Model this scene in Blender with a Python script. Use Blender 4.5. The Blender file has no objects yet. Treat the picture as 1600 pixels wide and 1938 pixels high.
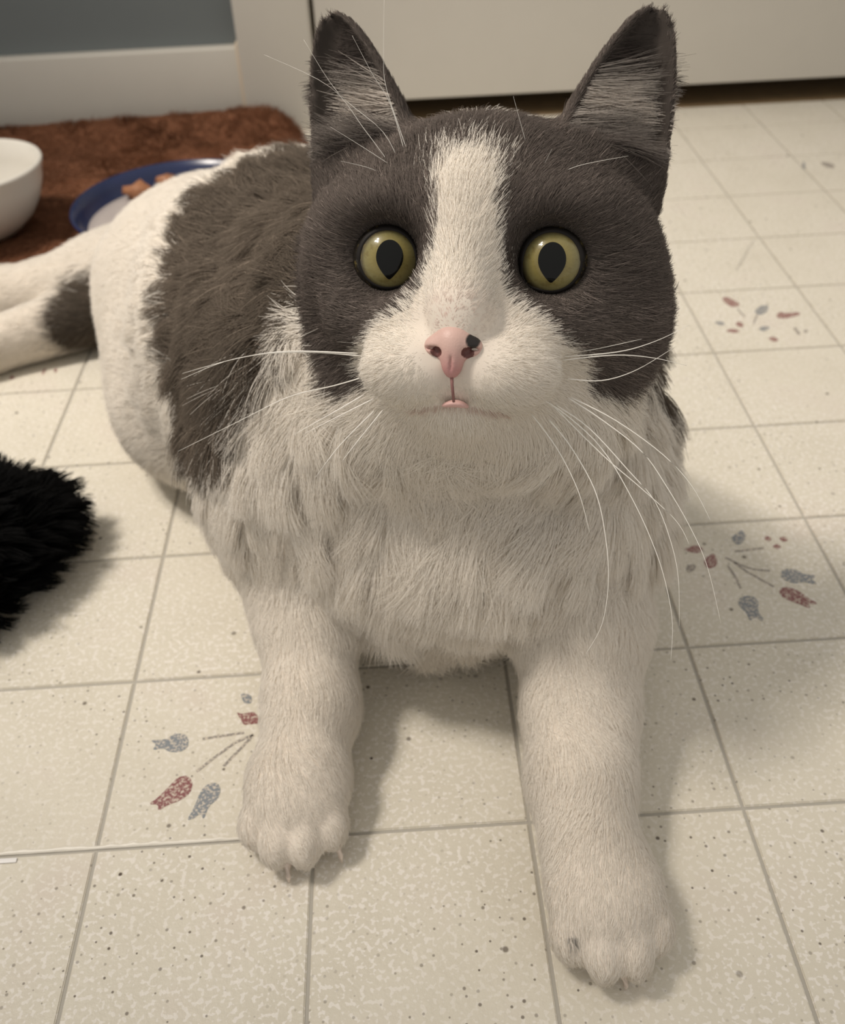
import bpy, bmesh, math, random, time
import numpy as np
from mathutils import Vector, Matrix

T0 = time.time()
rng = np.random.default_rng(7)
random.seed(7)
scene = bpy.context.scene

# ------------------------------------------------------------------ camera, world, lamps, exposure
cam_data = bpy.data.cameras.new('camera')
cam = bpy.data.objects.new('camera', cam_data)
scene.collection.objects.link(cam)
cr = Vector((0.9981, -0.0506, -0.0355)).normalized()
cf = Vector((0.0160, 0.7658, -0.6429)).normalized()
cu = cr.cross(cf).normalized()
cr = cf.cross(cu).normalized()
cam.matrix_world = Matrix(((cr.x, cu.x, -cf.x, 0.1920), (cr.y, cu.y, -cf.y, -0.1895),
                           (cr.z, cu.z, -cf.z, 0.3047), (0, 0, 0, 1)))
cam_data.sensor_fit = 'HORIZONTAL'
cam_data.sensor_width = 36.0
cam_data.lens = 1829.8 / 1600 * 36.0
cam_data.clip_start = 0.01
cam_data.dof.use_dof = True
cam_data.dof.focus_distance = 0.268
cam_data.dof.aperture_fstop = 20.0
scene.camera = cam

world = bpy.data.worlds.new('room_light')
scene.world = world
world.use_nodes = True
world.node_tree.nodes['Background'].inputs[0].default_value = (1.0, 0.95, 0.88, 1)
world.node_tree.nodes['Background'].inputs[1].default_value = 0.61


def lamp(name, loc, power, radius, color):
    d = bpy.data.lights.new(name, 'SPOT')
    d.energy = power
    d.spot_size = math.radians(42)
    d.spot_blend = 1.0
    d.shadow_soft_size = radius
    d.color = color
    o = bpy.data.objects.new(name, d)
    o.location = loc
    o.rotation_euler = (Vector(LAMP_AIM) - Vector(loc)).to_track_quat('-Z', 'Y').to_euler()
    scene.collection.objects.link(o)
    return o


LAMP_AIM = (0.18, 0.37, 0.05)
# a lamp with three bulbs, up and left of the cat; cones shaped to dim the edges
for k, (dx, dy) in enumerate(((-0.10, 0.02), (0.02, -0.09), (0.09, 0.08))):
    lamp('ceiling_bulb', (-0.50 + dx, 0.14 + dy, 1.42), 31.0, 0.07, (1.0, 0.915, 0.815))

scene.view_settings.view_transform = 'Standard'
scene.view_settings.look = 'None'
scene.view_settings.gamma = 1.0
scene.view_settings.use_curve_mapping = False
scene.view_settings.exposure = 0.0


# ------------------------------------------------------------------ helpers
def link(o, parent=None):
    scene.collection.objects.link(o)
    if parent is not None:
        o.parent = parent
    return o


def mesh_from(name, verts, faces, mat, parent=None, smooth=True):
    me = bpy.data.meshes.new(name)
    me.from_pydata([tuple(map(float, v)) for v in verts], [], [tuple(map(int, f)) for f in faces])
    me.update()
    if smooth:
        me.polygons.foreach_set('use_smooth', [True] * len(me.polygons))
    if mat is not None:
        me.materials.append(mat)
    o = bpy.data.objects.new(name, me)
    return link(o, parent)


def mesh_np(name, V, Q, mat, parent=None, smooth=True):
    """fast mesh from numpy quads (or triangles)"""
    me = bpy.data.meshes.new(name)
    n, k = Q.shape
    me.vertices.add(len(V))
    me.vertices.foreach_set('co', np.ascontiguousarray(V, np.float32).ravel())
    me.loops.add(n * k)
    me.loops.foreach_set('vertex_index', np.ascontiguousarray(Q, np.int32).ravel())
    me.polygons.add(n)
    me.polygons.foreach_set('loop_start', np.arange(0, n * k, k, dtype=np.int32))
    me.polygons.foreach_set('loop_total', np.full(n, k, np.int32))
    me.update(calc_edges=True)
    me.validate()
    if smooth:
        me.polygons.foreach_set('use_smooth', np.ones(len(me.polygons), bool))
    if mat is not None:
        me.materials.append(mat)
    return link(bpy.data.objects.new(name, me), parent)


def box(name, lo, hi, mat, parent=None, bevel=0.0, seg=2):
    bm = bmesh.new()
    bmesh.ops.create_cube(bm, size=1.0)
    for v in bm.verts:
        v.co = Vector([(lo[i] + hi[i]) / 2 + v.co[i] * (hi[i] - lo[i]) for i in range(3)])
    if bevel > 0:
        bmesh.ops.bevel(bm, geom=list(bm.edges), offset=bevel, segments=seg, affect='EDGES', profile=0.6)
    me = bpy.data.meshes.new(name)
    bm.to_mesh(me)
    bm.free()
    if bevel > 0:
        me.polygons.foreach_set('use_smooth', [True] * len(me.polygons))
    me.materials.append(mat)
    return link(bpy.data.objects.new(name, me), parent)


def lathe(name, profile, center, mat, parent=None, seg=64):
    verts, faces = [], []
    n = len(profile)
    for i in range(seg):
        a = 2 * math.pi * i / seg
        for r, z in profile:
            verts.append((center[0] + r * math.cos(a), center[1] + r * math.sin(a), center[2] + z))
    for i in range(seg):
        j = (i + 1) % seg
        for k in range(n - 1):
            faces.append((i * n + k, j * n + k, j * n + k + 1, i * n + k + 1))
    return mesh_from(name, verts, faces, mat, parent)


def tube(name, pts, radii, mat, parent=None, sides=5):
    pts = [Vector(p) for p in pts]
    verts, faces = [], []
    for i, p in enumerate(pts):
        d = (pts[min(i + 1, len(pts) - 1)] - pts[max(i - 1, 0)]).normalized()
        a = d.orthogonal().normalized()
        b = d.cross(a)
        for s in range(sides):
            t = 2 * math.pi * s / sides
            verts.append(p + (a * math.cos(t) + b * math.sin(t)) * radii[i])
    for i in range(len(pts) - 1):
        for s in range(sides):
            s2 = (s + 1) % sides
            faces.append((i * sides + s, i * sides + s2, (i + 1) * sides + s2, (i + 1) * sides + s))
    faces.append(tuple(range(sides))[::-1])
    faces.append(tuple((len(pts) - 1) * sides + s for s in range(sides)))
    return mesh_from(name, verts, faces, mat, parent)


def tag(o, label, cat, group=None, kind=None):
    o['label'] = label
    o['category'] = cat
    if group:
        o['group'] = group
    if kind:
        o['kind'] = kind
    return o


def structure(o, label=None):
    o['kind'] = 'structure'
    if label:
        o['label'] = label
    return o


def empty(name, loc):
    o = bpy.data.objects.new(name, None)
    o.location = loc
    o.empty_display_size = 0.02
    return link(o)


def parent_keep(o, p):
    """parent while keeping world coordinates of a child whose mesh is in world space"""
    o.parent = p
    o.matrix_parent_inverse = Matrix.Translation(p.location).inverted()
    return o


class Mat:
    """small node helper"""

    def __init__(self, name, rough=0.5, color=(0.5, 0.5, 0.5), spec=0.5):
        self.m = bpy.data.materials.new(name)
        self.m.use_nodes = True
        self.t = self.m.node_tree
        self.b = self.t.nodes['Principled BSDF']
        self.b.inputs['Base Color'].default_value = (*color, 1)
        self.b.inputs['Roughness'].default_value = rough
        self.b.inputs['Specular IOR Level'].default_value = spec

    def n(self, kind, **kw):
        nd = self.t.nodes.new(kind)
        for k, v in kw.items():
            if k.startswith('i_'):
                nd.inputs[k[2:].replace('_', ' ')].default_value = v
            else:
                setattr(nd, k, v)
        return nd

    def l(self, a, b):
        self.t.links.new(a, b)

    def pos(self):
        return self.n('ShaderNodeNewGeometry').outputs['Position']

    def noise(self, scale, detail=3.0, rough=0.5, vec=None):
        nd = self.n('ShaderNodeTexNoise')
        nd.inputs['Scale'].default_value = scale
        nd.inputs['Detail'].default_value = detail
        nd.inputs['Roughness'].default_value = rough
        self.l(vec if vec is not None else self.pos(), nd.inputs['Vector'])
        return nd.outputs['Fac']

    def ramp(self, fac, stops):
        nd = self.n('ShaderNodeValToRGB')
        e = nd.color_ramp.elements
        while len(e) < len(stops):
            e.new(0.5)
        for q, (p, c) in zip(e, stops):
            q.position = p
            q.color = (*c, 1) if len(c) == 3 else c
        self.l(fac, nd.inputs['Fac'])
        return nd.outputs['Color']

    def mix(self, fac, a, b, mode='MIX'):
        nd = self.n('ShaderNodeMix', data_type='RGBA', blend_type=mode)
        for s, v in ((nd.inputs[0], fac), (nd.inputs[6], a), (nd.inputs[7], b)):
            if isinstance(v, (int, float)):
                s.default_value = v
            elif isinstance(v, tuple):
                s.default_value = (*v, 1)
            else:
                self.l(v, s)
        return nd.outputs[2]

    def math(self, op, a, b=0.0, c=None):
        nd = self.n('ShaderNodeMath', operation=op)
        for s, v in zip(nd.inputs, (a, b, c)):
            if v is None:
                continue
            if isinstance(v, (int, float)):
                s.default_value = v
            else:
                self.l(v, s)
        return nd.outputs[0]

    def bump(self, h, strength=0.3, dist=0.001):
        nd = self.n('ShaderNodeBump')
        nd.inputs['Strength'].default_value = strength
        nd.inputs['Distance'].default_value = dist
        self.l(h, nd.inputs['Height'])
        self.l(nd.outputs['Normal'], self.b.inputs['Normal'])
        return nd

    def color(self, c):
        self.l(c, self.b.inputs['Base Color'])


# ------------------------------------------------------------------ materials of the room
def paint_mat(name, col, bump=0.15):
    m = Mat(name, 0.55, col, 0.4)
    f = m.noise(35.0, 4.0)
    m.color(m.mix(m.math('MULTIPLY', f, 0.25), col, tuple(c * 0.80 for c in col)))
    m.bump(m.noise(420.0, 2.0), bump, 0.0004)
    return m.m


wall_mat = paint_mat('blue_grey_wall_paint', (0.150, 0.168, 0.170))
trim_mat = paint_mat('white_trim_paint', (0.575, 0.545, 0.485), 0.1)
door_mat = paint_mat('white_door_paint', (0.58, 0.55, 0.495), 0.2)
dark_mat = Mat('threshold_wood_and_gap_shade', 0.7, (0.10, 0.065, 0.03))  # brown threshold wood, also the painted shade in the door gaps
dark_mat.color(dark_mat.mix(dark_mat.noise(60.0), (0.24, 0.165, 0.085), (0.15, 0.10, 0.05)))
grout_mat = Mat('groove_grey', 0.6, (0.40, 0.375, 0.325)).m
caulk_mat = Mat('yellowed_caulk', 0.6, (0.62, 0.52, 0.40)).m


def vinyl_mat():
    m = Mat('speckled_cream_vinyl', 0.42, (0.7, 0.64, 0.53), 0.22)
    p = m.pos()
    big = m.noise(22.0, 3.0, 0.55, p)
    base = m.ramp(big, [(0.30, (0.605, 0.562, 0.470)), (0.55, (0.640, 0.598, 0.505)), (0.75, (0.625, 0.568, 0.490))])
    # pale flecks
    fl = m.noise(540.0, 1.5, 0.5, p)
    zone = m.noise(9.0, 2.0, 0.5, p)
    flm = m.math('MULTIPLY', m.ramp(fl, [(0.545, (0, 0, 0)), (0.595, (1, 1, 1))]),
                 m.ramp(zone, [(0.38, (0.45, 0.45, 0.45)), (0.62, (1, 1, 1))]))
    base = m.mix(m.math('MULTIPLY', flm, 0.9), base, (0.755, 0.715, 0.655))
    # dark specks: two sizes of Voronoi cells, only some cells carry a speck

    def specks(scale, thr, dens, sz):
        v = m.n('ShaderNodeTexVoronoi', feature='F1', voronoi_dimensions='2D')
        v.inputs['Scale'].default_value = scale
        v.inputs['Randomness'].default_value = 1.0
        m.l(p, v.inputs['Vector'])
        sep = m.n('ShaderNodeSeparateColor')
        m.l(v.outputs['Color'], sep.inputs[0])
        pick = m.math('LESS_THAN', sep.outputs[0], dens)
        size = m.math('MULTIPLY_ADD', sep.outputs[1], sz, thr)
        d = m.math('DIVIDE', v.outputs['Distance'], size)
        dot = m.ramp(d, [(0.55, (1, 1, 1)), (1.0, (0, 0, 0))])
        k = m.math('MULTIPLY', dot, pick)
        return m.math('MULTIPLY', k, m.math('MULTIPLY_ADD', sep.outputs[2], 0.6, 0.4))

    s1 = specks(230.0, 0.07, 0.42, 0.10)
    s2 = specks(70.0, 0.045, 0.14, 0.05)
    sz = m.ramp(m.noise(13.0, 1.0, 0.5, p), [(0.40, (0.25, 0.25, 0.25)), (0.58, (1, 1, 1))])
    s = m.math('MAXIMUM', m.math('MULTIPLY', m.math('MULTIPLY', s1, sz), 0.9), s2)
    base = m.mix(s, base, (0.085, 0.062, 0.045))
    m.color(base)
    h = m.math('ADD', m.noise(520.0, 2.0, 0.6, p), m.math('MULTIPLY', m.noise(160.0, 2.0, 0.5, p), 0.8))
    m.bump(h, 0.35, 0.0006)
    m.l(m.ramp(m.noise(300.0, 2.0, 0.5, p), [(0.4, (0.34, 0.34, 0.34)), (0.7, (0.5, 0.5, 0.5))]), m.b.inputs['Roughness'])
    return m.m


vinyl = vinyl_mat()


def print_mat(name, col):
    m = Mat(name, 0.42, col, 0.5)
    f = m.noise(900.0, 2.5, 0.7)
    m.color(m.mix(m.ramp(f, [(0.50, (0, 0, 0)), (0.58, (0.85, 0.85, 0.85))]), col, (0.60, 0.53, 0.44)))
    return m.m


PRINT_MATS = {'blue': print_mat('faded_blue_print', (0.195, 0.215, 0.235)),
              'red': print_mat('faded_red_print', (0.215, 0.075, 0.075)),
              'grey': print_mat('faded_grey_print', (0.26, 0.235, 0.21))}

# ------------------------------------------------------------------ floor: base sheet with grooves, one piece per tile
T = 0.0762
GY = 0.745         # where the vinyl ends at the door
floor = structure(box('floor', (-0.62, -0.42, -0.012), (1.22, GY - 0.0004, -0.00065), grout_mat), 'cream vinyl floor with pressed square tiles')


def rounded_tile(name, w, d):
    bm = bmesh.new()
    bmesh.ops.create_cube(bm, size=1.0)
    for v in bm.verts:
        v.co = Vector((v.co.x * w, v.co.y * d, v.co.z * 0.0040))
    bmesh.ops.bevel(bm, geom=[e for e in bm.edges if e.verts[0].co.z > 0 and e.verts[1].co.z > 0],
                    offset=0.0004, segments=2, affect='EDGES')
    me = bpy.data.meshes.new(name)
    bm.to_mesh(me)
    bm.free()
    me.polygons.foreach_set('use_smooth', [False] * len(me.polygons))
    me.materials.append(vinyl)
    return me


full_tile = rounded_tile('tile', T - 0.0013, T - 0.0013)
last_d = GY - 9 * T - 0.0008
last_tile = rounded_tile('tile', T - 0.0013, last_d)
tiles = {}
for i in range(-6, 14):
    for j in range(-4, 10):
        me = last_tile if j == 9 else full_tile
        o = bpy.data.objects.new('tile', me)
        y = (9 * T + 0.0008 + last_d / 2) if j == 9 else (j + 0.5) * T
        o.location = ((i + 0.5) * T, y, -0.0020)
        link(o, floor)
        tiles[i, j] = o

# the sheet's seam: a thin lifted pale edge along the front of the row behind y = 0
bmv, bmf = [], []
n = 170
for k in range(n + 1):
    x = -0.30 + 0.435 * k / n
    w = 0.0003 + 0.0010 * random.random() ** 2
    h = 0.0002 + 0.0005 * random.random()
    bmv += [(x, 0.0004, -0.0004), (x, 0.0004 + w * 0.4, h), (x, 0.0010 + w, h * 0.8), (x, 0.0016 + w, -0.0003)]
for k in range(n):
    for q in range(3):
        bmf.append((k * 4 + q, k * 4 + 4 + q, k * 4 + 5 + q, k * 4 + 1 + q))
seam_mat = Mat('worn_white_vinyl_edge', 0.35, (0.74, 0.70, 0.62)).m
seam = mesh_from('seam_edge', bmv, bmf, seam_mat, floor)
seam['label'] = 'lifted pale edge of the vinyl sheet along a seam'

PRINTS=[
  ('tulip', 'blue', [(357.1, 116.0), (359.0, 118.0), (362.2, 118.6), (365.2, 117.0), (367.2, 114.3), (371.8, 113.7), (371.5, 112.0), (369.1, 111.1), (371.1, 107.9), (368.5, 108.1), (365.6, 109.8), (361.2, 109.0), (358.3, 110.8), (356.7, 113.1)]) ,
  ('tulip', 'red', [(352.6, 104.3), (354.4, 107.0), (357.6, 107.1), (360.5, 105.2), (362.5, 102.6), (363.3, 100.1), (366.7, 96.6), (365.4, 95.5), (362.8, 96.9), (362.9, 94.1), (361.7, 93.8), (359.6, 96.0), (356.3, 98.2), (353.2, 100.9)]) ,
  ('tulip', 'blue', [(332.9, 99.9), (335.3, 102.9), (338.9, 103.4), (341.4, 102.0), (341.8, 98.7), (340.1, 94.5), (340.3, 91.3), (341.0, 89.3), (340.0, 87.8), (338.5, 89.5), (336.9, 90.4), (335.4, 88.6), (334.7, 89.8), (334.9, 93.3), (333.3, 96.6)]) ,
  ('heart', 'blue', [(342.5, 141.5), (345.9, 144.0), (349.2, 146.5), (349.6, 142.7), (348.2, 139.1), (344.4, 135.8), (342.6, 138.2)]) ,
  ('petal', 'red', [(357.5, 140.1), (359.4, 141.3), (360.8, 138.9), (359.3, 137.2), (357.6, 137.8)]) ,
  ('petal', 'red', [(364.2, 139.0), (366.6, 140.4), (368.4, 137.7), (366.5, 136.5), (364.8, 136.8)]) ,
  ('petal', 'red', [(359.5, 133.9), (361.8, 135.5), (363.4, 133.1), (361.5, 131.7), (359.9, 132.3)]) ,
  ('petal', 'red', [(318.1, 135.4), (322.2, 136.8), (324.4, 138.0), (328.1, 134.9), (324.6, 132.1), (321.2, 133.1)]) ,
  ('heart', 'red', [(325.5, 126.6), (328.3, 130.0), (331.8, 131.4), (331.7, 126.1), (329.9, 122.7), (326.9, 121.7), (325.5, 123.1)]) ,
  ('petal', 'grey', [(316.0, 122.2), (317.8, 124.7), (320.4, 125.3), (321.4, 123.5), (319.5, 121.1), (316.8, 119.7)]) ,
  ('stem', 'grey', [(336.3, 128.3), (340.4, 123.6), (345.7, 119.6), (353.0, 117.9)]) ,
  ('stem', 'grey', [(338.9, 124.6), (342.9, 118.1), (351.5, 107.9)]) ,
  ('stem', 'grey', [(335.4, 123.1), (336.7, 115.3), (336.8, 108.1)]) ,
  ('stem', 'grey', [(341.4, 131.9), (355.2, 133.1)]) ,
  ('tulip', 'blue', [(87.4, 46.1), (93.2, 45.6), (96.3, 48.2), (100.1, 48.1), (102.4, 45.4), (102.6, 41.2), (99.4, 39.3), (95.6, 39.9), (93.0, 41.9), (89.0, 41.1), (90.1, 43.6)]) ,
  ('tulip', 'red', [(91.4, 17.2), (94.3, 19.5), (97.9, 24.3), (100.7, 28.2), (104.3, 28.6), (106.6, 25.4), (106.4, 21.1), (103.2, 18.0), (98.4, 16.3), (95.5, 14.0), (95.1, 16.9)]) ,
  ('tulip', 'blue', [(106.5, 9.6), (108.4, 14.3), (110.0, 21.7), (112.6, 24.5), (115.9, 24.5), (117.4, 21.6), (117.0, 17.8), (113.7, 14.7), (112.6, 9.1), (111.2, 12.1), (108.6, 9.8)]) ,
  ('heart', 'red', [(119.7, 57.0), (122.1, 55.8), (126.4, 56.9), (128.5, 54.3), (130.4, 50.8), (126.5, 50.6), (123.4, 50.2), (121.6, 53.4)]) ,
  ('petal', 'blue', [(120.4, 66.4), (124.8, 65.6), (125.6, 61.0), (122.5, 61.0), (121.4, 63.3)]) ,
  ('stem', 'grey', [(107.8, 45.0), (123.7, 46.7)]) ,
  ('stem', 'grey', [(107.4, 30.1), (112.8, 35.4), (120.4, 42.1), (127.3, 45.5)]) ,
  ('stem', 'grey', [(117.3, 31.7), (122.9, 39.2), (127.3, 45.3)]) ,
  ('tulip', 'red', [(404.4, 370.6), (408.3, 373.3), (413.9, 363.1), (412.1, 359.1), (407.0, 358.7), (404.9, 365.2)]) ,
  ('tulip', 'blue', [(419.9, 352.0), (426.0, 358.5), (431.6, 358.9), (428.1, 351.0), (423.1, 346.5), (420.1, 347.9)]) ,
  ('tulip', 'red', [(431.4, 344.6), (434.9, 349.2), (439.0, 346.7), (447.3, 347.8), (446.4, 343.8), (438.0, 340.8), (432.0, 340.5)]) ,
  ('petal', 'blue', [(390.6, 341.3), (396.1, 341.6), (397.3, 337.5), (393.5, 336.0)]) ,
  ('petal', 'red', [(403.3, 337.8), (407.0, 340.4), (408.3, 335.3), (406.1, 332.6), (403.8, 334.8)]) ,
  ('petal', 'red', [(394.5, 329.5), (400.0, 332.0), (404.2, 328.0), (399.3, 326.3)]) ,
  ('heart', 'blue', [(415.6, 330.6), (419.8, 333.0), (423.4, 330.6), (418.6, 326.4), (415.9, 327.1)]) ,
  ('petal', 'red', [(417.1, 317.4), (421.3, 320.0), (423.6, 315.4), (419.9, 313.0)]) ,
  ('petal', 'grey', [(436.5, 328.2), (438.6, 329.9), (438.6, 320.3), (436.4, 319.6)]) ,
  ('petal', 'grey', [(441.3, 323.8), (443.6, 326.4), (444.5, 323.4), (441.7, 320.9)]) ,
  ('stem', 'grey', [(420.6, 347.8), (414.6, 336.5)]) ,
  ('stem', 'grey', [(410.3, 356.2), (411.8, 344.8)]) ,
  ('petal', 'grey', [(550.0, 591.5), (555.8, 593.1), (560.4, 584.7), (556.0, 576.6), (551.2, 580.8)]) ,
  ('petal', 'blue', [(534.0, 588.5), (539.5, 598.3), (535.9, 584.8), (532.4, 578.4)]) ,
  ('petal', 'red', [(-43.6, 322.7), (-42.0, 325.5), (-39.5, 322.2), (-40.8, 319.7)]) ,
  ('petal', 'red', [(-24.7, 325.1), (-24.0, 331.9), (-22.6, 329.4), (-22.7, 323.4)]) ,
  ('petal', 'red', [(-18.1, 329.0), (-16.6, 331.1), (-15.2, 327.1), (-16.4, 325.4)]) ,
]

print_count = 0
for kind, col, pts in PRINTS:
    P = [Vector((x / 1000, y / 1000)) for x, y in pts]
    cx = sum((p.x for p in P)) / len(P)
    cy = sum((p.y for p in P)) / len(P)
    host = tiles.get((math.floor(cx / T), math.floor(cy / T)))
    if host is None:
        continue
    z0, z1 = -0.0001, 0.00012
    if kind == 'stem':
        L, Rr = [], []
        for k, p in enumerate(P):
            d = (P[min(k + 1, len(P) - 1)] - P[max(k - 1, 0)]).normalized()
            nrm = Vector((-d.y, d.x)) * 0.00055
            L.append(p + nrm)
            Rr.append(p - nrm)
        ring = L + Rr[::-1]
    else:
        ring = []
        for k in range(len(P)):                      # one Chaikin pass rounds the printed outline
            a, b = P[k], P[(k + 1) % len(P)]
            ring += [a * 0.78 + b * 0.22, a * 0.22 + b * 0.78]
    m = len(ring)
    hl = host.location
    vs = [(p.x - hl.x, p.y - hl.y, z0 - hl.z) for p in ring] + [(p.x - hl.x, p.y - hl.y, z1 - hl.z) for p in ring]
    area = sum(ring[k].x * ring[(k + 1) % m].y - ring[(k + 1) % m].x * ring[k].y for k in range(m))
    top = tuple(range(m, 2 * m))
    fs = [top if area > 0 else top[::-1]]
    for k in range(m):
        q = (k, (k + 1) % m, m + (k + 1) % m, m + k)
        fs.append(q if area > 0 else q[::-1])
    o = mesh_from('printed_' + kind, vs, fs, PRINT_MATS[col], host, smooth=False)
    o['label'] = 'faded %s printed %s' % (col, kind)

# ------------------------------------------------------------------ walls, casing, baseboard, door
WY = 0.745
structure(box('wall_back', (-0.62, WY + 0.012, -0.01), (0.066, WY + 0.10, 0.60), wall_mat), 'blue grey painted wall above the baseboard')
bb = structure(box('baseboard_back', (-0.62, WY, -0.001), (0.0655, WY + 0.0135, 0.0735), trim_mat, bevel=0.0022), 'white painted baseboard under the blue grey wall')
cas = structure(box('trim_1', (0.0660, WY - 0.004, -0.001), (0.1325, WY + 0.06, 0.60), trim_mat, bevel=0.003), 'white painted door casing')
ck = box('caulk_bead', (0.0635, WY - 0.0012, 0.004), (0.0672, WY + 0.0145, 0.0765), caulk_mat, cas, bevel=0.0009)
ck['label'] = 'yellowed caulk where baseboard meets casing'
door = structure(box('door_1', (0.1365, WY + 0.0005, 0.0203), (0.935, WY + 0.036, 0.60), door_mat, bevel=0.0015), 'white door with a dark gap under it')
gap_strip = structure(box('gap_shade_strip', (0.1325, WY + 0.025, 0.0), (0.1375, WY + 0.06, 0.60), dark_mat.m), 'dark strip standing in for the shade between casing and door')  # solid dark strip, paints the shade of the narrow gap
structure(box('trim_4', (0.9390, WY - 0.004, -0.001), (1.0060, WY + 0.06, 0.60), trim_mat, bevel=0.003), 'white painted casing on the far side of the door')
structure(box('wall_right', (1.0060, WY + 0.012, -0.01), (1.24, WY + 0.10, 0.60), wall_mat), 'blue grey painted wall right of the door')
structure(box('baseboard_right', (1.0064, WY, -0.001), (1.24, WY + 0.0135, 0.0735), trim_mat, bevel=0.0022), 'white painted baseboard right of the door')
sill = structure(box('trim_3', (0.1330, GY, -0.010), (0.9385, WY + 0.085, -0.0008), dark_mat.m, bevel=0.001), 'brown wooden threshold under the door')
structure(box('gap_backing', (0.10, WY + 0.085, -0.01), (1.0, WY + 0.10, 0.60), dark_mat.m), 'dark panel standing in for the shade beyond the door')  # dark colour paints the unlit space seen under the door

# ------------------------------------------------------------------ hair builder (hair curves from numpy arrays)
def unit(v):
    return v / np.maximum(np.linalg.norm(v, axis=-1, keepdims=True), 1e-9)


def vnoise(P, scale, seed):
    """smooth vector noise: a few random sine waves, shape (n,3) in about -1..1"""
    r = np.random.default_rng(seed)
    out = np.zeros_like(P)
    for k in range(7):
        w = r.normal(size=(3, 3)) * scale * (0.6 + 0.25 * k)
        ph = r.uniform(0, 6.28, 3)
        out += np.sin(P @ w + ph) / 2.6
    return out


def clumps(P, cell, seed):
    """nearest jittered-grid seed of every point"""
    base = np.floor(P / cell).astype(np.int64)
    best = np.full(len(P), 1e9)
    seedp = np.zeros_like(P)
    for dx in (-1, 0, 1):
        for dy in (-1, 0, 1):
            for dz in (-1, 0, 1):
                c = base + (dx, dy, dz)
                h = (c[:, 0] * 73856093) ^ (c[:, 1] * 19349663) ^ (c[:, 2] * 83492791) ^ (seed * 2654435)
                j = np.stack([((h >> s) & 1023) / 1023.0 for s in (0, 7, 13)], 1)
                q = (c + j) * cell
                d = ((q - P) ** 2).sum(1)
                m = d < best
                best[m] = d[m]
                seedp[m] = q[m]
    return seedp


def hair_object(name, paths, r0, mat, parent, color=None, normal=None, tip=0.25):
    """paths (n,k,3); r0 root radius, scalar or (n,)"""
    n, k, _ = paths.shape
    cd = bpy.data.hair_curves.new(name)
    cd.add_curves([k] * n)
    cd.attributes['position'].data.foreach_set('vector', np.ascontiguousarray(paths, np.float32).ravel())
    if 'radius' not in cd.attributes:
        cd.attributes.new('radius', 'FLOAT', 'POINT')
    prof = 1.0 - (1.0 - tip) * np.linspace(0, 1, k) ** 1.5
    rad = np.broadcast_to(np.asarray(r0, float).reshape(-1, 1), (n, 1)) * prof[None]
    cd.attributes['radius'].data.foreach_set('value', np.ascontiguousarray(rad, np.float32).ravel())
    if color is not None:
        a = cd.attributes.new('fur_color', 'FLOAT_COLOR', 'CURVE')
        a.data.foreach_set('color', np.concatenate([color, np.ones((n, 1))], 1).astype(np.float32).ravel())
    if normal is not None:
        a = cd.attributes.new('skin_normal', 'FLOAT_VECTOR', 'CURVE')
        a.data.foreach_set('vector', normal.astype(np.float32).ravel())
    cd.materials.append(mat)
    o = bpy.data.objects.new(name, cd)
    return link(o, parent)


def scatter(V, F, weight, count, seed):
    """area and weight sampled points on triangles: points, vertex triplets, barycentrics"""
    r = np.random.default_rng(seed)
    A, B, C = V[F[:, 0]], V[F[:, 1]], V[F[:, 2]]
    ar = np.linalg.norm(np.cross(B - A, C - A), axis=1) * weight[F].mean(1)
    c = np.cumsum(ar)
    idx = np.searchsorted(c, r.uniform(0, c[-1], count))
    idx = np.minimum(idx, len(F) - 1)
    u, v = r.uniform(size=(2, count))
    s = u + v > 1
    u[s], v[s] = 1 - u[s], 1 - v[s]
    w = np.stack([1 - u - v, u, v], 1)
    return F[idx], w


def bend_paths(root, nrm, flow, length, lift, k=5, droop=0.0):
    """hair leaving the skin with a lift and lying down along flow"""
    t = np.linspace(0, 1, k)
    out = np.zeros((len(root), k, 3))
    out[:, 0] = root
    p = root.copy()
    for i in range(1, k):
        a = np.clip(lift * (1.25 - t[i]), 0, 1).reshape(-1, 1)
        d = unit(flow * (1 - a) + nrm * a)
        if droop:
            d = unit(d + np.array([0, 0, -droop * t[i]]))
        p = p + d * (length / (k - 1)).reshape(-1, 1)
        out[:, i] = p
    return out


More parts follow.
